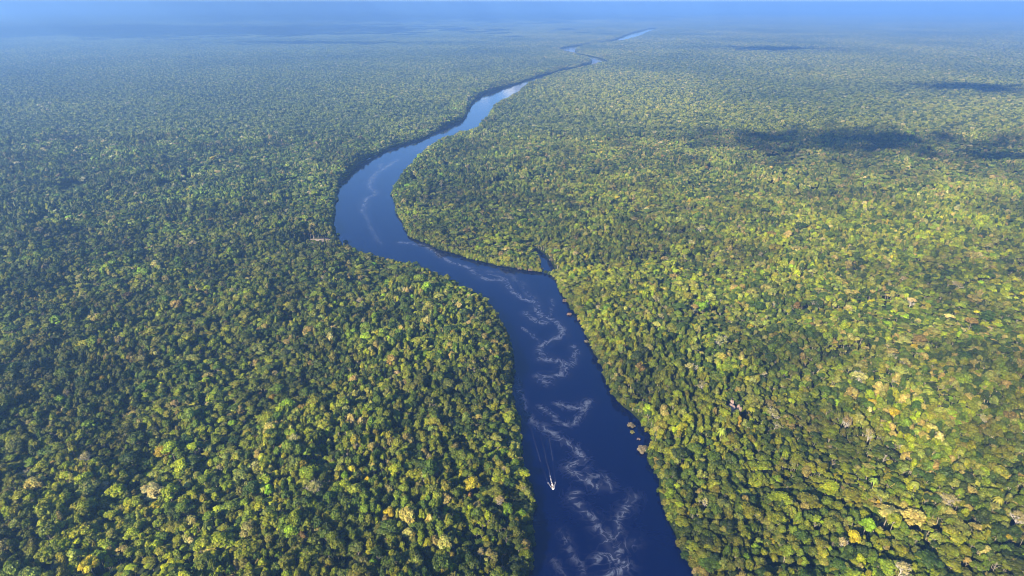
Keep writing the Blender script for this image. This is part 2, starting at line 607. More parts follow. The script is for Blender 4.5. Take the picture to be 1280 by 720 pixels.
def joined(name, cm, tm_mesh, trunk_mat):
    Vc, Fc, cc = cm.data(); Vt, Ft, ct = tm_mesh.data()
    Ft = [f + len(Vc) for f in Ft]
    return Vc, Fc, cc, Vt, Ft, ct


def proto(name, cm, tm, tmat):
    Vc, Fc, cc = cm.data(); Vt, Ft, ct = tm.data()
    fl = [f for f in Fc] + [f + len(Vc) for f in Ft]
    mi = np.concatenate([np.zeros(len(cc)), np.ones(len(ct))])
    me = mesh_np(name, np.vstack([Vc, Vt]), fl, [m_leaf, tmat], matidx=mi, tcol=np.vstack([cc, ct]))
    o = bpy.data.objects.new(name, me)
    protos.objects.link(o)
    return o


for i, k in enumerate(KINDS):
    r = random.Random(100 + i); g = np.random.default_rng(100 + i)
    cm = crown_mb(k, r, g); tm = trunk_mb(k, r)
    tmat = m_pale if i % 6 == 2 else m_bark
    proto('shape_%02d' % i, cm, tm, tmat)
    variants.append((k, cm.build('crown', [m_leaf]), tm.build('trunk', [tmat])))
NB = 3
for i in range(NB):          # thin-crowned pale trees
    r = random.Random(300 + i); g = np.random.default_rng(300 + i)
    cm = twig_crown_mb(r, g); tm = trunk_mb('fine', r, 20, bare=True)
    proto('shape_%02d' % (12 + i), cm, tm, m_pale)
    variants.append(('bare', cm.build('crown', [m_leaf]), tm.build('trunk', [m_pale])))
for i in range(3):           # low waterside growth, leafy down to the ground
    r = random.Random(350 + i); g = np.random.default_rng(350 + i)
    mb = MB()
    for q_ in range(12):
        qq = (q_ + .5) / 12; an = q_ * 2.4 + r.random() * .5; rr = 5.2 * math.sqrt(qq)
        c = np.array([rr * math.cos(an), rr * math.sin(an), 20 - 13 * qq + r.uniform(-2, 2)])
        br = r.uniform(.8, 1.2); k = 44
        v = ICO2[0] * (1 + (g.random((len(ICO2[0]), 1)) - .5) * .35) * np.array([2.3, 2.3, 4.2]) * r.uniform(.85, 1.15) + c
        mb.add(v, ICO2[1], np.ones(3) * br * .87)
        d = g.normal(size=(k, 3)); d /= np.linalg.norm(d, axis=1)[:, None]
        pos = d * np.array([2.6, 2.6, 4.6]) * g.uniform(.9, 1.1, (k, 1)) + c
        nn = d + g.normal(size=(k, 3)) * .6; nn /= np.linalg.norm(nn, axis=1)[:, None]
        a = np.cross(nn, g.normal(size=(k, 3))); a /= np.linalg.norm(a, axis=1)[:, None]
        b = np.cross(nn, a); s1 = g.uniform(.5, 1.1, (k, 1))
        mb.add(np.stack([pos - a * s1, pos - b * s1 * 1.4, pos + a * s1, pos + b * s1 * 1.4], 1).reshape(-1, 3), np.arange(4 * k).reshape(k, 4), br * g.uniform(.72, 1.34, (k, 1)) * np.ones(3))
    o = bpy.data.objects.new('shape_%02d' % (15 + i), mb.build('shape', [m_leaf])); protos.objects.link(o)
o = bpy.data.objects.new('shape_18', palm_mb(random.Random(9), np.random.default_rng(9)).build('shape', [m_leaf])); protos.objects.link(o)
NV = 19
# coarser shapes for trees past 1.6 km
NFAR = 6
for i in range(NFAR):
    r = random.Random(500 + i); g = np.random.default_rng(500 + i)
    cm = crown_mb(KINDS[i], r, g, leaves=0, core=ICO1, cs=1.0)
    o = bpy.data.objects.new('shape_%02d' % (NV + i), cm.build('shape', [m_leaf]))
    protos.objects.link(o)

PAL = {   # albedo, share in the near forest
    'dark green': ((.026, .042, .008), .17),
    'deep green': ((.052, .072, .009), .17),
    'mid green': ((.083, .104, .010), .19),
    'olive green': ((.112, .113, .014), .18),
    'yellow-green': ((.136, .150, .005), .12),
    'lime green': ((.125, .185, .008), .010),
    'grey-green': ((.118, .124, .042), .10),
    'tan': ((.170, .140, .080), .035),
    'pale pinkish grey': ((.240, .200, .170), .010),
    'golden yellow': ((.210, .165, .010), .005),
    'rusty brown': ((.130, .085, .045), .002),
}
PN = list(PAL); PC = np.array([PAL[k][0] for k in PN]); PW = np.array([PAL[k][1] for k in PN]); PW = PW / PW.sum()

# tiles of many small crowns for the far forest
TILE = 72.0
PT = PW.copy(); PT[7:11] *= .35; PT /= PT.sum()
NT = 8
for i in range(NT):
    r = random.Random(700 + i); g = np.random.default_rng(700 + i)
    mb = MB()
    step = 7.6
    n_ = int(TILE / step)
    for a_ in range(n_):
        for b_ in range(n_):
            x = (a_ + .5) * step - TILE / 2 + r.uniform(-3, 3); y = (b_ + .5) * step - TILE / 2 + r.uniform(-3, 3)
            rad = r.uniform(3.4, 6.0); h = r.uniform(16, 22)
            if r.random() < .10:
                rad *= 1.35; h += 5
            ci = g.choice(len(PN), p=PT)
            colr = PC[ci] / np.array([.07, .085, .03])
            colr = np.minimum(colr * .8 + .2 * colr.mean(), 2.4)
            for q in range(5):
                an = q * 1.257 + r.random(); rr = rad * .55 if q else 0
                v = ICO1[0] * (1 + (g.random((len(ICO1[0]), 1)) - .5) * .4)
                v = v * np.array([.6, .6, .5]) * rad * r.uniform(.8, 1.1)
                v += np.array([x + rr * math.cos(an), y + rr * math.sin(an), h + r.uniform(-1.2, 1.2) + (1.3 if not q else 0)])
                mb.add(v, ICO1[1], colr * r.uniform(.75, 1.25))
            # lower storey so that the ground seldom shows
            v = ICO1[0] * np.array([1.1, 1.1, .9]) * rad + np.array([x, y, h - rad * 1.1])
            mb.add(v, ICO1[1], colr * .8)
    o = bpy.data.objects.new('shape_%02d' % (NV + NFAR + i), mb.build('shape', [m_leaf]))
    protos.objects.link(o)

# ------------------------------------------------------------------ where the trees stand
HALF = math.atan(640 / F)


def in_view(X, Y, Z=20, m=140, side=60):
    px, py, dep = project(X, Y, Z)
    return (px > -m) & (px < 1280 + m) & (py < 720 + side + m) & (dep > 5)


NEAR = 2300.0


def jgrid(step, y1, seed, jit=.42, xmax=None):
    g = np.random.default_rng(seed)
    xm = xmax or y1 * math.tan(HALF) * 1.25 + 300
    xs = np.arange(-xm, xm, step); ys = np.arange(150, y1, step)
    X, Y = np.meshgrid(xs, ys)
    X = X + (np.arange(len(ys)) % 2)[:, None] * step / 2
    X = X.ravel(); Y = Y.ravel()
    m = in_view(X, Y)
    X, Y = X[m], Y[m]
    X = X + g.uniform(-jit, jit, len(X)) * step
    Y = Y + g.uniform(-jit, jit, len(Y)) * step
    return X, Y


sets = []
# closed canopy
X, Y = jgrid(7.8, NEAR, 1)
rad = 3.1 + 3.6 * rng.random(len(X)) ** 1.4; lift = rng.uniform(-4.5, 2.5, len(X))
sets.append((X, Y, rad, lift, np.zeros(len(X))))
# big emergent crowns
X, Y = jgrid(24, NEAR, 2, .48)
k = rng.random(len(X)) < .6
X, Y = X[k], Y[k]
rad = 6.2 + 5.0 * rng.random(len(X)) ** 1.6; lift = rng.uniform(0.5, 7.0, len(X))
sets.append((X, Y, rad, lift, np.ones(len(X))))
# low trees between
X, Y = jgrid(7.5, 1500, 3)
rad = rng.uniform(3.2, 5, len(X)); lift = rng.uniform(-11, -6, len(X))
sets.append((X, Y, rad, lift, np.zeros(len(X))))
# riverside belt further off
X, Y = jgrid(8.8, 12800, 4, xmax=3600)
k = (Y > NEAR - 120)
X, Y = X[k], Y[k]
TXn = np.floor(X / TILE); TYn = np.floor(Y / TILE)
cx, cyy = (TXn + .5) * TILE, (TYn + .5) * TILE
uniq, inv = np.unique(np.stack([TXn, TYn], 1), axis=0, return_inverse=True)
ud = river_dist((uniq[:, 0] + .5) * TILE, (uniq[:, 1] + .5) * TILE)
belt_tiles = {(int(a), int(b)) for (a, b), d in zip(uniq, ud) if d < TILE * .72}
k = ud[inv.ravel()] < TILE * .72
k &= (Y > NEAR)
X, Y = X[k], Y[k]
sets.append((X, Y, rng.uniform(4.3, 8.0, len(X)), rng.uniform(-3, 3, len(X)), np.zeros(len(X))))

for B, sd in ((LB, 61), (RB, 62)):
    gb = np.random.default_rng(sd)
    seg = np.hypot(*(B[1:] - B[:-1]).T); cs_ = np.concatenate([[0], np.cumsum(seg)])
    t = np.arange(0, cs_[-1], 2.6) + gb.uniform(-1, 1, int(math.ceil(cs_[-1] / 2.6)))
    bx, by = np.interp(t, cs_, B[:, 0]), np.interp(t, cs_, B[:, 1])
    tx_, ty_ = np.interp(t + 2, cs_, B[:, 0]) - np.interp(t - 2, cs_, B[:, 0]), np.interp(t + 2, cs_, B[:, 1]) - np.interp(t - 2, cs_, B[:, 1])
    L_ = np.hypot(tx_, ty_) + 1e-6; sg = -1 if B is LB else 1
    o_ = gb.uniform(-.5, 9, len(t))
    bx, by = bx + sg * ty_ / L_ * o_, by - sg * tx_ / L_ * o_
    k = in_view(bx, by) & (by > 150)
    bx, by, o_ = bx[k], by[k], o_[k]
    sets.append((bx, by, gb.uniform(2.6, 4.4, len(bx)) + o_ * .12, np.full(len(bx), -50.) + o_, np.full(len(bx), -1.)))
X = np.concatenate([s[0] for s in sets]); Y = np.concatenate([s[1] for s in sets])
RAD = np.concatenate([s[2] for s in sets]); LIFT = np.concatenate([s[3] for s in sets]); EM = np.concatenate([s[4] for s in sets])
D = river_dist(X, Y)
# clearings
rock_c = ground(915, 517, 6)
sand_c = ground(398, 301, 0)
keep = (D > 1.5 + RAD * .30) | ((EM < 0) & (D > -1.2))
keep &= ~((EM > 0) & (D < 9))
keep &= ~(np.hypot(X - rock_c[0], (Y - rock_c[1] + 6) / 1.5) < 13)
keep &= ~(np.hypot((X - sand_c[0]) / 1.2, Y - sand_c[1] + 22) < 35)
# a few dark hollows in the canopy
gap = (fbm(X, Y, 34, 77, 2) > .735) & (Y < 2600)
keep &= ~(gap & (LIFT > -6)) | (D < 12)
X, Y, RAD, LIFT, EM, D = [q[keep] for q in (X, Y, RAD, LIFT, EM, D)]
N = len(X)
CH = 21 + (fbm(X, Y, 170, 11, 3) - .5) * 28 + (fbm(X, Y, 38, 23, 2) - .5) * 15
shore = np.clip(D / 22, 0, 1)
HT = np.clip(CH + LIFT, 7, 40)
HT = HT * (.62 + .38 * shore)
HT = np.where(EM < 0, 4.5 + np.clip(D, 0, 12) * .75 + rng.uniform(0, 2.5, N), HT)
# colours
PX, PY, DEP = project(X, Y, HT)
g = np.random.default_rng(55)
Wt = np.tile(PW, (N, 1))
yel = np.clip((fbm(X, Y, 230, 31, 2) - .42) * 4, 0, 1)
idx = {k: i for i, k in enumerate(PN)}
nearw = np.clip((1600 - Y) / 900, 0, 1)
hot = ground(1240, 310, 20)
hotw = np.exp(-((X - hot[0]) / 420) ** 2 - ((Y - hot[1]) / 330) ** 2)  # antisolar hotspot's brightness put into crown colours as yellower trees
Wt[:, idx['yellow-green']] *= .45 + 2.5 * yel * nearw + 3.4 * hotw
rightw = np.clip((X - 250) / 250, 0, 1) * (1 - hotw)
Wt[:, idx['yellow-green']] *= 1 - .6 * rightw
Wt[:, idx['tan']] *= 1 + 1.2 * rightw
Wt[:, idx['grey-green']] *= 1 + .9 * rightw
leftnear = np.clip((1000 - Y) / 350, 0, 1) * (X < 60)
Wt[:, idx['yellow-green']] *= 1 + .9 * leftnear
Wt[:, idx['olive green']] *= 1 + .5 * leftnear
Wt[:, idx['dark green']] *= 1 - .45 * leftnear
Wt[:, idx['olive green']] *= 1 - .25 * rightw + 1.2 * (D < 30)
leftmid = np.clip((Y - 950) / 500, 0, 1) * np.clip((150 - X) / 500, 0, 1)
Wt[:, idx['olive green']] *= (.7 + .9 * yel) * (1 - .4 * leftmid)
Wt[:, idx['yellow-green']] *= 1 - .6 * leftmid
Wt[:, idx['lime green']] *= .5 + 1.4 * (D < 25)
Wt[:, idx['dark green']] *= 1.5 - yel
Wt[:, idx['pale pinkish grey']] *= np.where(EM > 0, 1.6, .8)
Wt[:, idx['tan']] *= 1 + .8 * np.clip(Y / 2500, 0, 1)
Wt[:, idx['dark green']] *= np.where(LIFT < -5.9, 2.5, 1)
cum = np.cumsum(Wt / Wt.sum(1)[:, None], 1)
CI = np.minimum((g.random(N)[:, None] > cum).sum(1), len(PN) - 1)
VI = g.integers(0, 12, N)
VI = np.where(EM < 0, 15 + VI % 3, VI)
VI[(EM >= 0) & (CI == idx['pale pinkish grey']) & (g.random(N) < .7)] = 12
VI[VI == 12] = 12 + g.integers(0, NB, (VI == 12).sum())
VI[(EM > 0) & (VI < 12)] = g.choice([0, 1, 3, 4, 5, 6, 7, 8, 9], ((EM > 0) & (VI < 12)).sum())
ROT = g.uniform(0, 6.283, N)
# landmark trees read off the photograph: pixel, colour, crown radius
marks = [(1187, 621, 'pale pinkish grey', 9, 1), (1112, 636, 'tan', 9, 0), (1143, 640, 'tan', 10, 4), (1075, 519, 'tan', 6, 0),
         (1060, 523, 'pale pinkish grey', 7, 1), (1088, 538, 'pale pinkish grey', 6, 1), (1085, 652, 'lime green', 6, 3),
         (1070, 668, 'golden yellow', 6, 3), (1055, 675, 'pale pinkish grey', 5, 1), (1130, 706, 'pale pinkish grey', 7, 1), (1275, 642, 'pale pinkish grey', 7, 1),
         (1120, 645, 'yellow-green', 6, 0), (73, 497, 'lime green', 7, 5), (100, 540, 'yellow-green', 6, 3), (105, 568, 'pale pinkish grey', 7, 1),
         (40, 600, 'tan', 9, 0), (130, 604, 'pale pinkish grey', 5, 1), (213, 555, 'yellow-green', 9, 2), (365, 660, 'lime green', 7, 3),
         (385, 690, 'yellow-green', 9, 0), (625, 622, 'pale pinkish grey', 5.5, 1), (650, 640, 'lime green', 6, 3), (634, 632, 'lime green', 6, 0),
         (630, 584, 'pale pinkish grey', 3.5, 1), (590, 600, 'golden yellow', 8, 3), (555, 578, 'olive green', 7, 0), (110, 700, 'golden yellow', 8, 0),
         (355, 556, 'tan', 6, 1), (300, 590, 'grey-green', 9, 0), (210, 610, 'yellow-green', 8, 0), (55, 690, 'yellow-green', 9, 5),
         (335, 610, 'lime green', 5, 3), (1150, 420, 'rusty brown', 9, 0), (1215, 400, 'rusty brown', 9, 1), (965, 290, 'rusty brown', 9, 0),
         (1140, 373, 'pale pinkish grey', 8, 1), (1255, 295, 'pale pinkish grey', 9, 1), (1163, 270, 'lime green', 8, 5), (880, 380, 'lime green', 8, 3),
         (1230, 345, 'yellow-green', 9, 1), (1075, 258, 'pale pinkish grey', 12, 1), (708, 310, 'pale pinkish grey', 6, 1), (718, 309, 'rusty brown', 5, 1),
         (699, 307, 'lime green', 5, 1), (748, 382, 'pale pinkish grey', 5, 1), (828, 437, 'pale pinkish grey', 5, 1), (874, 379, 'lime green', 7, 0),
         (820, 360, 'tan', 7, 1), (222, 322, 'lime green', 6, 0), (207, 345, 'tan', 8, 0), (146, 404, 'lime green', 6, 0), (68, 396, 'lime green', 7, 0),
         (170, 240, 'pale pinkish grey', 8, 0), (955, 465, 'pale pinkish grey', 5, 1), (700, 520, 'tan', 5, 0), (830, 545, 'tan', 5, 1),
         (845, 560, 'yellow-green', 6, 2), (820, 585, 'yellow-green', 6, 3), (838, 615, 'yellow-green', 6, 3), (855, 650, 'yellow-green', 7, 0), (868, 680, 'yellow-green', 6, 0),
         (655, 590, 'yellow-green', 6, 0), (657, 690, 'yellow-green', 6, 3), (1040, 650, 'olive green', 7, 0), (1245, 300, 'tan', 8, 2)]
mk = []
for (mxp, myp, cn, rd, bare) in marks:
    hh = 25 if rd > 5.9 else 21
    q = ground(mxp, myp, hh)
    dq = river_dist(np.array([q[0]]), np.array([q[1]]))[0]
    if dq < 14:
        hh = 14
        q = ground(mxp, myp, hh)
    mk.append((q[0], q[1], rd, hh, idx[cn], (12 + len(mk) % NB) if bare == 1 and cn in ('pale pinkish grey',) else [0, 1, 3, 3, 5, 8][bare]))
mk = np.array(mk)
mk = mk[river_dist(mk[:, 0], mk[:, 1]) > 1.0]
for q in mk:
    near = (np.hypot(X - q[0], Y - q[1]) < q[2] * .95)
    keep = ~near | (EM < 0)
    X, Y, RAD, LIFT, EM, D, HT, CI, VI, ROT = [z[keep] for z in (X, Y, RAD, LIFT, EM, D, HT, CI, VI, ROT)]
X = np.concatenate([X, mk[:, 0]]); Y = np.concatenate([Y, mk[:, 1]]); RAD = np.concatenate([RAD, mk[:, 2]])
HT = np.concatenate([HT, mk[:, 3]]); CI = np.concatenate([CI, mk[:, 4].astype(int)]); VI = np.concatenate([VI, mk[:, 5].astype(int)])
ROT = np.concatenate([ROT, g.uniform(0, 6.28, len(mk))]); LIFT = np.concatenate([LIFT, np.zeros(len(mk))])
D = np.concatenate([D, river_dist(mk[:, 0], mk[:, 1])])
N = len(X)
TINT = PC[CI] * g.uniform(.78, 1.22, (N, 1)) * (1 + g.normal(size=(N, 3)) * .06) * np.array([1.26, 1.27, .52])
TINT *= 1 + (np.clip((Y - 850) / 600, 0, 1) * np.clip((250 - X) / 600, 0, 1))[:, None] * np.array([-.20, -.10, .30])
pal_ = (VI < 12) & (CI == idx['yellow-green']) & (g.random(N) < .07) & (RAD < 6.5) & (Y < 1700)
VI[pal_] = 18
RAD[pal_] = 7.5
HT[pal_] += 8
LIFT[pal_] = -9
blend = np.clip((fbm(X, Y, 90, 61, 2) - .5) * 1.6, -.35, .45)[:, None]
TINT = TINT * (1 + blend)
PX, PY, DEP = project(X, Y, HT)
SZ = RAD / DEP * F
ok = (PX > 4) & (PX < 1276) & (PY > 4) & (PY < 716) & (LIFT > -3)
order = np.argsort(-np.where(ok, SZ, 0))
is_thing = np.zeros(N, bool)
NTHING = 285
is_thing[order[:NTHING]] = True

# scale of every tree: crown radius 7, top about 24
SX = RAD / 7.0
ASP = g.uniform(.84, 1.2, N)
SXX = SX * ASP; SYY = SX / ASP
SZc = HT / 24.0
farm = (np.hypot(X, Y) > 1600)
VIf = VI.copy()
VIf[farm] = NV + (VI[farm] % NFAR)

# far tiles
xs = np.arange(-420, 420); ys = np.arange(int(NEAR // TILE), int(26000 // TILE))
TX, TY = np.meshgrid(xs, ys); TX = TX.ravel(); TY = TY.ravel()
tx, ty = (TX + .5) * TILE, (TY + .5) * TILE
m = in_view(tx, ty, m=60)
TX, TY, tx, ty = TX[m], TY[m], tx[m], ty[m]
bt = np.array([(a, b) in belt_tiles for a, b in zip(TX, TY)])
m = ~bt
tx, ty = tx[m], ty[m]
# the row joint with the near forest
nt_ = len(tx)
lt = np.clip((400 - tx) / 1500, 0, 1)[:, None]
tt = (np.array([.084, .100, .026]) * (1 - lt) + np.array([.064, .088, .036]) * lt) * (1 + (fbm(tx, ty, 700, 5, 3) - .5)[:, None] * np.array([1.3, 1.0, .6]))
mk_st = ~is_thing
PXs = np.concatenate([X[mk_st], tx]); PYs = np.concatenate([Y[mk_st], ty])
VIs = np.concatenate([VIf[mk_st], NV + NFAR + g.integers(0, NT, nt_)]).astype(np.int32)
ROs = np.concatenate([ROT[mk_st], g.integers(0, 4, nt_) * math.pi / 2]).astype(np.float32)
SCs = np.concatenate([np.stack([SXX, SYY, SZc], 1)[mk_st],
                      np.stack([np.full(nt_, 1.03), np.full(nt_, 1.03), .8 + .5 * fbm(tx, ty, 400, 3, 2)], 1)]).astype(np.float32)
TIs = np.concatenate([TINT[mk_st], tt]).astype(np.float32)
fme = bpy.data.meshes.new('forest')
fme.vertices.add(len(PXs))
co = np.zeros((len(PXs), 3), np.float32); co[:, 0] = PXs; co[:, 1] = PYs
fme.vertices.foreach_set('co', co.ravel())
fme.attributes.new('vi', 'INT', 'POINT').data.foreach_set('value', VIs)
fme.attributes.new('rot', 'FLOAT', 'POINT').data.foreach_set('value', ROs)
fme.attributes.new('scl', 'FLOAT_VECTOR', 'POINT').data.foreach_set('vector', SCs.ravel())
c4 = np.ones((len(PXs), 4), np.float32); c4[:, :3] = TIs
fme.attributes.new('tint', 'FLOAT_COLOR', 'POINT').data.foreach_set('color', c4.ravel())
fo = link('forest', fme, kind='stuff', label='dense green rainforest canopy covering both banks out to the hazy horizon', category='forest')
ng = bpy.data.node_groups.new('forest', 'GeometryNodeTree')
ng.interface.new_socket('Geometry', in_out='INPUT', socket_type='NodeSocketGeometry')
ng.interface.new_socket('Geometry', in_out='OUTPUT', socket_type='NodeSocketGeometry')
gi = ng.nodes.new('NodeGroupInput'); go = ng.nodes.new('NodeGroupOutput')
ci = ng.nodes.new('GeometryNodeCollectionInfo'); ci.inputs['Collection'].default_value = protos
ci.inputs['Separate Children'].default_value = True; ci.inputs['Reset Children'].default_value = True
ip = ng.nodes.new('GeometryNodeInstanceOnPoints'); ip.inputs['Pick Instance'].default_value = True


def named(nm, dt):
    q = ng.nodes.new('GeometryNodeInputNamedAttribute'); q.data_type = dt; q.inputs['Name'].default_value = nm
    return [o for o in q.outputs if o.enabled and o.name == 'Attribute'][0]


cx_ = ng.nodes.new('ShaderNodeCombineXYZ')
ng.links.new(named('rot', 'FLOAT'), cx_.inputs[2])
er = ng.nodes.new('FunctionNodeEulerToRotation'); ng.links.new(cx_.outputs[0], er.inputs[0])
ng.links.new(gi.outputs[0], ip.inputs['Points']); ng.links.new(ci.outputs[0], ip.inputs['Instance'])
ng.links.new(named('vi', 'INT'), ip.inputs['Instance Index']); ng.links.new(er.outputs[0], ip.inputs['Rotation'])
ng.links.new(named('scl', 'FLOAT_VECTOR'), ip.inputs['Scale']); ng.links.new(ip.outputs[0], go.inputs[0])
fo.modifiers.new('forest', 'NODES').node_group = ng

#LABELS#
# ------------------------------------------------------------------ the nearest trees, one by one
T = np.where(is_thing)[0]
boat_px = (690.5, 608)


def shape_word(i):
    k = variants[VI[i]][0]
    return {'domed': 'domed', 'flat': 'flat-topped', 'tall': 'tall rounded', 'lumpy': 'lumpy', 'fine': 'finely tufted', 'bare': 'thin-crowned bare-branched'}[k]


def size_word(i):
    s = RAD[i]
    return 'huge' if s > 9.9 else 'big' if s > 9.0 else 'broad' if s > 8.0 else 'medium' if s > 6.5 else 'small'


def side_word(i):
    bx = np.interp(PY[i], [300, 410, 480, 560, 620, 720], [640, 690, 715, 730, 750, 765])
    return 'left' if PX[i] < bx else 'right'


def where_word(i):
    if D[i] < 14: return "at the water's edge"
    if D[i] < 35: return 'just behind the waterside trees'
    if PX[i] < 70: return "beside the photo's left edge"
    if PX[i] > 1210: return "beside the photo's right edge"
    if D[i] < 90: return 'a little inland'
    if D[i] < 220: return 'well inland'
    return 'far inland'


def level_word(i):
    y = PY[i]
    if y > 695: return 'along the bottom edge'
    if y > 655: return 'low in the photo'
    if y > 625: return 'just below boat level'
    if y > 590: return 'level with the boat'
    if y > 550: return 'just above boat level'
    if y > 500: return 'level with the rocks'
    return "near the river's bend"


lab = {}
cols = {i: PN[CI[i]] for i in T}
base_l = {i: f"{size_word(i)} {cols[i]} {shape_word(i)} tree on the {side_word(i)} bank" for i in T}
cand = {i: [f"{size_word(i)} {cols[i]} {shape_word(i)} tree, {side_word(i)} bank, {where_word(i)}",
            f"{size_word(i)} {cols[i]} {shape_word(i)} tree, {side_word(i)} bank, {level_word(i)}",
            f"{size_word(i)} {cols[i]} {shape_word(i)} tree, {side_word(i)} bank, {where_word(i)}, {level_word(i)}"] for i in T}
for lv in range(3):
    cnt = {}
    for i in T:
        cnt.setdefault(cand[i][lv], []).append(i)
    for k_, v_ in cnt.items():
        if len(v_) == 1 and v_[0] not in lab:
            lab[v_[0]] = k_
left_ = [i for i in T if i not in lab]
cnt = {}
for i in left_:
    cnt.setdefault(cand[i][2], []).append(i)
for k_, v_ in cnt.items():
    pool = [i for i in T if cand[i][2] == k_]
    pool.sort(key=lambda i: PX[i])
    nm = {2: ['left one', 'right one'], 3: ['leftmost', 'middle one', 'rightmost']}.get(len(pool), ['leftmost'] + ['%s from left' % s for s in ('second', 'third', 'fourth', 'fifth', 'sixth', 'seventh', 'eighth')][:len(pool) - 2] + ['rightmost'])
    for i, w_ in zip(pool, nm):
        lab[i] = f"{k_}, {w_}"
for i in T:
    for a_, b_ in ((' in the photo', ''), ('just behind the waterside trees', 'behind waterside trees'), ("beside the photo's left edge", 'left edge'), ("beside the photo's right edge", 'right edge'), ('thin-crowned bare-branched', 'bare-branched'), ('just above', 'above'), ('a little inland', 'inland'), ('well inland', 'inland'), (' boat level', ' boat'), ('along the bottom edge', 'bottom edge'), (' one', ''), ('just below', 'below')):
        if len(lab[i].split()) > 16:
            lab[i] = lab[i].replace(a_, b_)
for i in ():
    wv = lab[i].split()
    if len(wv) > 16:
        lab[i] = lab[i].replace(' in the photo', '').replace('just behind the waterside trees', 'behind waterside trees').replace("beside the photo's", 'by the')

for i in T:
    i = int(i)
    rt = bpy.data.objects.new('rainforest_tree', None)
    C.objects.link(rt)
    rt.empty_display_size = 2
    rt.location = (X[i], Y[i], 0); rt.rotation_euler = (0, 0, ROT[i]); rt.scale = (SXX[i], SYY[i], SZc[i])
    rt['label'] = lab[i]; rt['category'] = 'tree'; rt['group'] = 'largest rainforest trees on the banks'
    co_ = bpy.data.objects.new('crown', variants[VI[i]][1]); C.objects.link(co_); co_.parent = rt
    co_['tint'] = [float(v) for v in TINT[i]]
    to_ = bpy.data.objects.new('trunk', variants[VI[i]][2]); C.objects.link(to_); to_.parent = rt

# palms
palm_tr = None
r = random.Random(5); gg = np.random.default_rng(5)
pm_c = [palm_mb(r, gg).build('crown', [m_leaf]) for _ in range(3)]
mbt = MB(); v, f = tube([(0, 0, -.3), (.4, .2, 6), (.3, .1, 11), (0, 0, 16.2)], [.32, .22, .2, .2], 7); mbt.add(v, f)
pm_t = mbt.build('trunk', [m_bark])
palms = [(902, 541, 'yellow-green palm with spiky fronds just below the pinkish rock clearing', (.20, .24, .02), 1.15),
         (1145, 604, 'yellow palm with drooping fronds left of the large pale thin-crowned tree', (.20, .22, .02), 1.0),
         (1249, 623, 'golden green palm right of the large pale thin-crowned tree', (.22, .20, .02), 1.0),
         (1094, 598, 'green palm star above the lime green tree on the right bank', (.16, .22, .02), .95),
         (1234, 664, 'small palm of long fronds near the lower right corner', (.17, .20, .02), .9)]
for k, (a, b, lb, tn, s) in enumerate(palms):
    q = ground(a, b, 16 * s + 8)
    rt = link('palm_tree', None, label=lb, category='palm', group='palms on the right bank')
    rt.location = (q[0], q[1], 0); rt.scale = (s, s, s * (16 * s + 8) / 16)
    cr_ = link('crown', pm_c[k % 3], rt); cr_['tint'] = list(tn)
    link('trunk', pm_t, rt)


# shoreline shrubs and islets
def shrub_mb(r, g, n=9, spread=1.0):
    mb = MB()
    for i in range(n):
        q = (i + .5) / n
        rad = 3.1 * math.sqrt(q) * spread; an = i * 2.4 + r.random() * .5
        c = np.array([rad * math.cos(an), rad * math.sin(an), 1.2 + 1.3 * (1 - q)])
        lr = r.uniform(1.0, 1.6)
        v = ICO2[0] * (1 + (g.random((len(ICO2[0]), 1)) - .5) * .4) * lr * .85
        v = v + c
        v[:, 2] = np.maximum(v[:, 2], .1)
        cc = np.array([1, 1, 1]) * r.uniform(.8, 1.2)
        mb.add(v, ICO2[1], cc * .85)
        k = 46
        d = g.normal(size=(k, 3)); d[:, 2] = np.abs(d[:, 2]); d /= np.linalg.norm(d, axis=1)[:, None]
        pos = d * lr * g.uniform(.9, 1.15, (k, 1)) + c
        nn = d + g.normal(size=(k, 3)) * .6; nn /= np.linalg.norm(nn, axis=1)[:, None]
        a = np.cross(nn, g.normal(size=(k, 3))); a /= np.linalg.norm(a, axis=1)[:, None]
        b = np.cross(nn, a); s1 = g.uniform(.22, .5, (k, 1))
        mb.add(np.stack([pos - a * s1, pos - b * s1 * .7, pos + a * s1, pos + b * s1 * .7], 1).reshape(-1, 3), np.arange(4 * k).reshape(k, 4), cc * g.uniform(.7, 1.35, (k, 1)))
    return mb


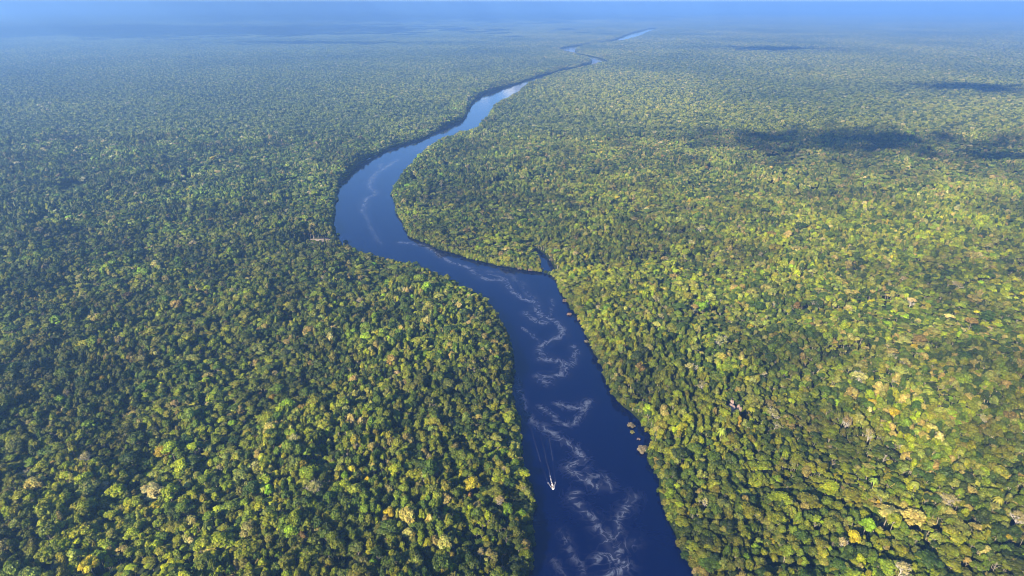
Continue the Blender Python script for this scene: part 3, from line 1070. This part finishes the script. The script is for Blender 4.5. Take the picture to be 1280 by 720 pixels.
sh = [shrub_mb(random.Random(40 + i), np.random.default_rng(40 + i)).build('foliage', [m_leaf]) for i in range(4)]
PK = (.15, .12, .075)
shrubs = [(804, 563, 1.75, PK, 'largest round pinkish brown shrub islet standing alone in the river beside the right bank'),
          (806, 558.5, .75, (.17, .19, .015), 'small yellow-green bush on top of the largest shrub islet'),
          (798.5, 548.5, .55, (.19, .14, .14), 'tiny greyish pink shrub in open water above the largest shrub islet'),
          (790.5, 540, .7, (.17, .16, .05), 'small half green shrub in the water off the pink shore shrub'),
          (789, 532, 1.15, PK, 'round pink shrub on the shore above the small shrub islets'),
          (810, 571, .3, (.15, .16, .03), 'tiniest green tuft in the water between islet and right bank'),
          (733, 427, .95, PK, 'pinkish shrub reaching into the water midway along the right bank'),
          (712, 393, 1.0, (.19, .12, .09), 'rosy shrub on right shore two shrubs below creek mouth'),
          (706, 376, 1.1, (.17, .12, .085), 'rosy brown shrub cluster on the right shore below the creek mouth'),
          (698, 353, 1.1, PK, 'brownish pink shrub on the right shore nearest below the creek mouth'),
          (675, 337, 1.5, PK, 'brownish pink shrub at the tip of the point left of the creek mouth'),
          (663, 338, 1.3, (.16, .11, .085), 'pink shrub in the middle of the point left of the creek mouth'),
          (650, 336, 1.2, PK, 'pink shrub furthest left along the point by the creek mouth'),
          (689, 325, 1.2, PK, 'pink shrub inside the creek mouth on its right side'),
          (432, 302, 1.3, (.05, .09, .02), 'dark green bush hanging over the small left inlet'),
          (422, 293, 1.2, (.04, .08, .02), 'dark green bush on the spit above the small left inlet')]
for k, (a, b, s, tn, lb) in enumerate(shrubs):
    q = ground(a, b, 1.5 if k != 1 else 4.5)
    rt = link('shrub', None, label=lb, category='shrub', group='shrubs along the shore')
    rt.location = (q[0], q[1], .35 if k != 1 else 2.6); rt.scale = (s * 1.15, s, s * .9); rt.rotation_euler = (0, 0, k * 1.3)
    fo_ = link('foliage', sh[k % 4], rt); fo_['tint'] = list(tn)

# ------------------------------------------------------------------ rocks and sand
def rock_mat(name, c0, c1, sc):
    m, n, l = new_mat(name)
    out = n.new('ShaderNodeOutputMaterial'); bs = n.new('ShaderNodeBsdfPrincipled'); bs.inputs['Roughness'].default_value = .9
    geo = n.new('ShaderNodeNewGeometry')
    no = n.new('ShaderNodeTexNoise'); no.inputs['Scale'].default_value = sc; no.inputs['Detail'].default_value = 6
    l.new(geo.outputs['Position'], no.inputs['Vector'])
    r = n.new('ShaderNodeValToRGB'); r.color_ramp.elements[0].color = c0 + (1,); r.color_ramp.elements[1].color = c1 + (1,)
    r.color_ramp.elements[0].position = .38; r.color_ramp.elements[1].position = .62
    l.new(no.outputs['Fac'], r.inputs[0]); l.new(r.outputs[0], bs.inputs['Base Color']); l.new(bs.outputs[0], out.inputs[0])
    return m


m_rock = rock_mat('pink_rock', (.17, .11, .10), (.32, .23, .20), .35)
m_rock_shade = rock_mat('shaded_rock', (.10, .09, .16), (.20, .17, .28), .4)  # blue-purple shadow among the pink rocks, put into a rock colour
m_sand = rock_mat('pale_sand', (.15, .11, .085), (.29, .22, .18), .2)


def rock(x, y, z, sx, sy, sz, mat, lb, seed):
    g = np.random.default_rng(seed)
    v = ICO2[0] * (1 + (g.random((len(ICO2[0]), 1)) - .5) * .45) * np.array([sx, sy, sz])
    me = mesh_np('rock', v, [ICO2[1]], [mat])
    o = link('rock', me, label=lb, category='rock', group='rocks in the clearing')
    o.location = (x, y, z); o.rotation_euler = (0, 0, seed)
    return o


rc = rock_c
rock(rc[0] - 1, rc[1] + 2, 9, 6, 5, 9, m_rock, 'tallest pinkish rock in the clearing on the right bank', 1)
rock(rc[0] - 8, rc[1] - 2, 6, 5, 4, 7, m_rock_shade, 'rock painted violet blue as shadow at the left of the clearing', 2)
rock(rc[0] + 9, rc[1] + 4, 8, 3.5, 3, 8, m_rock, 'slim pale pink rock at the right of the clearing', 3)
rock(rc[0] + 3, rc[1] - 8, 5, 5, 4, 5, m_rock_shade, 'low rock painted violet as shadow at the front of the clearing', 4)
rock(rc[0] + 2, rc[1] + 11, 9, 3, 2.6, 9, m_rock, 'small upright pink rock at the back of the clearing', 5)
sc_ = sand_c
k = 26
sv = [(sc_[0] + 20 * math.cos(t) * (1 + .3 * math.sin(3 * t)), sc_[1] + 15 * math.sin(t) * (1 + .25 * math.cos(2 * t)), .55) for t in np.linspace(0, 2 * math.pi, k, endpoint=False)]
sv.append((sc_[0], sc_[1], 1.1))
link('sandbank', mesh_np('sandbank', sv, [np.array([[i, (i + 1) % k, k] for i in range(k)])], [m_sand]), kind='structure')

# ------------------------------------------------------------------ boat
def simple(name, col, rough=.4, metal=0):
    m, n, l = new_mat(name)
    out = n.new('ShaderNodeOutputMaterial'); bs = n.new('ShaderNodeBsdfPrincipled')
    bs.inputs['Roughness'].default_value = rough; bs.inputs['Metallic'].default_value = metal
    no = n.new('ShaderNodeTexNoise'); no.inputs['Scale'].default_value = 3
    mxx = n.new('ShaderNodeMix'); mxx.data_type = 'RGBA'
    mxx.inputs['A'].default_value = tuple(c * .85 for c in col) + (1,); mxx.inputs['B'].default_value = col + (1,)
    l.new(no.outputs['Fac'], mxx.inputs['Factor']); l.new(mxx.outputs['Result'], bs.inputs['Base Color']); l.new(bs.outputs[0], out.inputs[0])
    return m


m_white = simple('white_hull', (.80, .76, .74)); m_wood = simple('deck', (.42, .30, .22), .7); m_dark = simple('engine', (.03, .03, .035), .3)
m_awn = simple('awning', (.70, .55, .50), .8)
bq = ground(690.6, 608, .4); bq2 = ground(667, 505, .4)
hd = bq - bq2; hd /= np.linalg.norm(hd)
yaw = math.atan2(hd[1], hd[0])
boat = link('motorboat', None, label='small white motorboat with pale awning trailing a wake down the river', category='boat')
boat.scale = (.75, .75, .75); boat.location = (bq[0], bq[1], .4); boat.rotation_euler = (0, 0, yaw)
BL, BW = 9.5, 2.5
st = np.linspace(-BL / 2, BL / 2, 13)
Vh, Fh = [], []
for s in st:
    t = (s + BL / 2) / BL
    wd = BW / 2 * (1 - max(0, (t - .5) / .5) ** 2.2) * (.92 + .08 * min(1, t * 4)) + .02
    top = .75 + .45 * max(0, t - .5) ** 1.5 * 2
    Vh += [(s, -wd, top), (s, -wd * .85, .12), (s, 0, -.3 + .3 * max(0, t - .7)), (s, wd * .85, .12), (s, wd, top), (s, wd * .88, top - .03), (s, wd * .8, .3), (s, -wd * .8, .3), (s, -wd * .88, top - .03)]
for i in range(len(st) - 1):
    for k in range(9):
        Fh.append((i * 9 + k, i * 9 + (k + 1) % 9, (i + 1) * 9 + (k + 1) % 9, (i + 1) * 9 + k))
me = bpy.data.meshes.new('hull'); me.from_pydata(Vh, [], Fh + [tuple(range(9)), tuple(reversed(range(len(Vh) - 9, len(Vh))))]); me.materials.append(m_white)
link('hull', me, boat)


def boxm(name, dims, mat, bevel=.04):
    bm = bmesh.new(); bmesh.ops.create_cube(bm, size=1)
    for v in bm.verts:
        v.co = Vector((v.co.x * dims[0], v.co.y * dims[1], v.co.z * dims[2]))
    bmesh.ops.bevel(bm, geom=list(bm.edges), offset=bevel, segments=2, affect='EDGES')
    me = bpy.data.meshes.new(name); bm.to_mesh(me); bm.free(); me.materials.append(mat)
    return me


o = link('deck', boxm('deck', (2.4, 1.7, .06), m_wood, .01), boat); o.location = (2.3, 0, .78)
bench = boxm('bench', (.45, 1.9, .35), m_wood)
for x in (-2.6, -1.2, .2):
    o = link('bench', bench, boat); o.location = (x, 0, .5)
aw = boxm('awning', (3.6, 2.1, .07), m_awn, .03)
o = link('awning', aw, boat); o.location = (-1.1, 0, 2.1)
pv, pf = tube([(0, 0, 0), (0, 0, 1.35)], [.035, .035], 6)
pme = mesh_np('post', pv, [pf], [m_dark])
for x in (-2.8, .6):
    for y in (-1.0, 1.0):
        o = link('post', pme, boat); o.location = (x, y, .72)
o = link('outboard_engine', boxm('engine', (.5, .45, .8), m_dark, .08), boat); o.location = (-BL / 2 - .28, 0, .75)
o = link('windscreen', boxm('windscreen', (.05, 1.5, .45), simple('glass', (.1, .13, .16), .1), .01), boat); o.location = (1.25, 0, 1.0); o.rotation_euler = (0, -.4, 0)

# wake: broken foam lines fanning out behind the hull, lying just over the water
m_foam, n, l = new_mat('foam')
out = n.new('ShaderNodeOutputMaterial'); bs = n.new('ShaderNodeBsdfDiffuse'); tr = n.new('ShaderNodeBsdfTransparent'); ms = n.new('ShaderNodeMixShader')
bs.inputs[0].default_value = (.75, .74, .78, 1)
geo = n.new('ShaderNodeNewGeometry'); no = n.new('ShaderNodeTexNoise'); no.inputs['Scale'].default_value = .8; no.inputs['Detail'].default_value = 5
l.new(geo.outputs['Position'], no.inputs['Vector'])
at = n.new('ShaderNodeAttribute'); at.attribute_name = 'tcol'
mr = n.new('ShaderNodeMapRange'); mr.inputs['From Min'].default_value = .35; mr.inputs['From Max'].default_value = .6; mr.inputs['To Min'].default_value = .25; mr.inputs['To Max'].default_value = 1
l.new(no.outputs['Fac'], mr.inputs['Value'])
mu = n.new('ShaderNodeMath'); mu.operation = 'MULTIPLY'
l.new(at.outputs['Fac'], mu.inputs[0]); l.new(mr.outputs[0], mu.inputs[1])
l.new(mu.outputs[0], ms.inputs[0]); l.new(tr.outputs[0], ms.inputs[1]); l.new(bs.outputs[0], ms.inputs[2]); l.new(ms.outputs[0], out.inputs[0])
mb = MB()


def streak(pts, w0, w1, a0, a1):
    k = len(pts); V = []; cc = []
    for i, p in enumerate(pts):
        t = i / (k - 1)
        d = np.array(pts[min(i + 1, k - 1)]) - np.array(pts[max(i - 1, 0)]); d = d / np.linalg.norm(d)
        nn = np.array([-d[1], d[0]]); wd = w0 + (w1 - w0) * t
        V += [(*(np.array(p) - nn * wd), .5 + .02 * len(mb.V)), (*(np.array(p) + nn * wd), .5 + .02 * len(mb.V))]
        cc.append(a0 + (a1 - a0) * math.sqrt(t))
    f = [(2 * i, 2 * i + 1, 2 * i + 3, 2 * i + 2) for i in range(k - 1)]
    mb.add(np.array(V), np.array(f), np.array([[c] * 3 for c in cc[:-1]]))


def along(x0, x1, f, k=26):
    return [(x, f(x)) for x in np.linspace(x0, x1, k)]


streak(along(-4.5, -16, lambda x: 0), .6, .6, .8, .2)
streak(along(-14, -110, lambda x: .3 * math.sin(x * .2)), .5, .4, .05, .0)
for s in (-1, 1):
    streak(along(4.4, -6, lambda x: s * (.5 + .34 * (4.4 - x)), 12), .25, .7, .7, .3)
    streak(along(-5, -40, lambda x: s * (3.8 + .09 * (-5 - x))), .4, .4, .04, .0)
    streak(along(-38, -150, lambda x: s * (6.8 + .05 * (-38 - x))), .5, .5, .04, .0)
streak(along(5.2, 3.2, lambda x: 0, 5), .5, 1.7, .9, .9)
wk = link('wake_foam', mb.build('wake', [m_foam]), kind='stuff', label='white foam wake fanning out behind the small motorboat', category='foam')
wk.location = (bq[0], bq[1], 0); wk.rotation_euler = (0, 0, yaw)

# ------------------------------------------------------------------ clouds above (they shade the forest; they hang over and behind the camera)
m_cloud, n, l = new_mat('cloud')
out = n.new('ShaderNodeOutputMaterial'); bs = n.new('ShaderNodeBsdfDiffuse'); bs.inputs[0].default_value = (.85, .86, .88, 1)
trn = n.new('ShaderNodeBsdfTranslucent'); trn.inputs[0].default_value = (.85, .86, .88, 1); ms = n.new('ShaderNodeMixShader'); ms.inputs[0].default_value = .35
l.new(bs.outputs[0], ms.inputs[1]); l.new(trn.outputs[0], ms.inputs[2]); l.new(ms.outputs[0], out.inputs[0])
CA = 3600.0


def cloud(px, py, rx, ry, dens, seed, label, puff, alt=CA):
    """shade centre pixel, half sizes in metres on the ground"""
    c = ground(px, py, 20)
    off = AZ * alt / math.tan(EL)
    r = random.Random(seed); g = np.random.default_rng(seed)
    mb = MB()
    n_ = int(dens * rx * ry / puff ** 2)
    for i in range(n_):
        an = r.uniform(0, 6.283); q = abs(r.gauss(0, .6))
        if q > 1.6:
            continue
        x, y = rx * q * math.cos(an), ry * q * math.sin(an)
        s = puff * r.uniform(.35, 1.0) * (1.1 - .45 * q)
        v = ICO1[0] * (1 + (g.random((len(ICO1[0]), 1)) - .5) * .3) * s * np.array([1, 1, .55])
        mb.add(v + np.array([x, y, r.uniform(0, 60) * max(.2, 1.3 - q)]), ICO1[1])
    o = link('cloud', mb.build('cloud', [m_cloud]), label=label, category='cloud', group='fair weather clouds')
    o.location = (c[0] + off[0], c[1] + off[1], alt)
    return o


cloud(1215, 111, 480, 380, 2.4, 1, 'compact white cumulus cloud shading the forest on the upper right', 42)
cloud(1065, 177, 900, 450, 1.5, 2, 'long ragged white cloud shading the forest at the middle right', 36)
cloud(965, 61, 800, 450, 2.6, 3, 'small thin white cloud whose shade lies right of the far river', 80)
cloud(480, 21, 9500, 6500, 16, 7, 'farthest and widest cloud bank shading the forest at upper centre', 650, 1150)
cloud(170, 38, 5600, 2500, 18, 4, 'huge flat cloud bank shading the far forest at the upper left', 420, 800)
cloud(400, 54, 1600, 420, 2.4, 5, 'narrow white cloud streak shading the forest at upper centre left', 90, 750)
cloud(1250, 195, 260, 60, 2.0, 6, 'small torn scrap of cloud at the right end of the shade', 45)

# ------------------------------------------------------------------ haze
bm = bmesh.new(); bmesh.ops.create_cube(bm, size=1)
HX, HT0 = 400000.0, H + 60
for v in bm.verts:
    v.co = Vector((v.co.x * 2 * HX, v.co.y * 2 * HX + 1, -1.5 if v.co.z < 0 else HT0))
hm = bpy.data.meshes.new('haze'); bm.to_mesh(hm); bm.free()
m_haze, n, l = new_mat('haze_air')
out = n.new('ShaderNodeOutputMaterial'); pv_ = n.new('ShaderNodeVolumePrincipled')
pv_.inputs['Color'].default_value = (.25, .49, 1.0, 1)
pv_.inputs['Density'].default_value = 1.02e-4
pv_.inputs['Anisotropy'].default_value = .25
l.new(pv_.outputs[0], out.inputs['Volume'])
hm.materials.append(m_haze)
link('haze', hm, kind='stuff', label='pale blue haze lying over the whole forest', category='haze')
print('TREES', N, 'tiles', nt_, 'things', len(T))
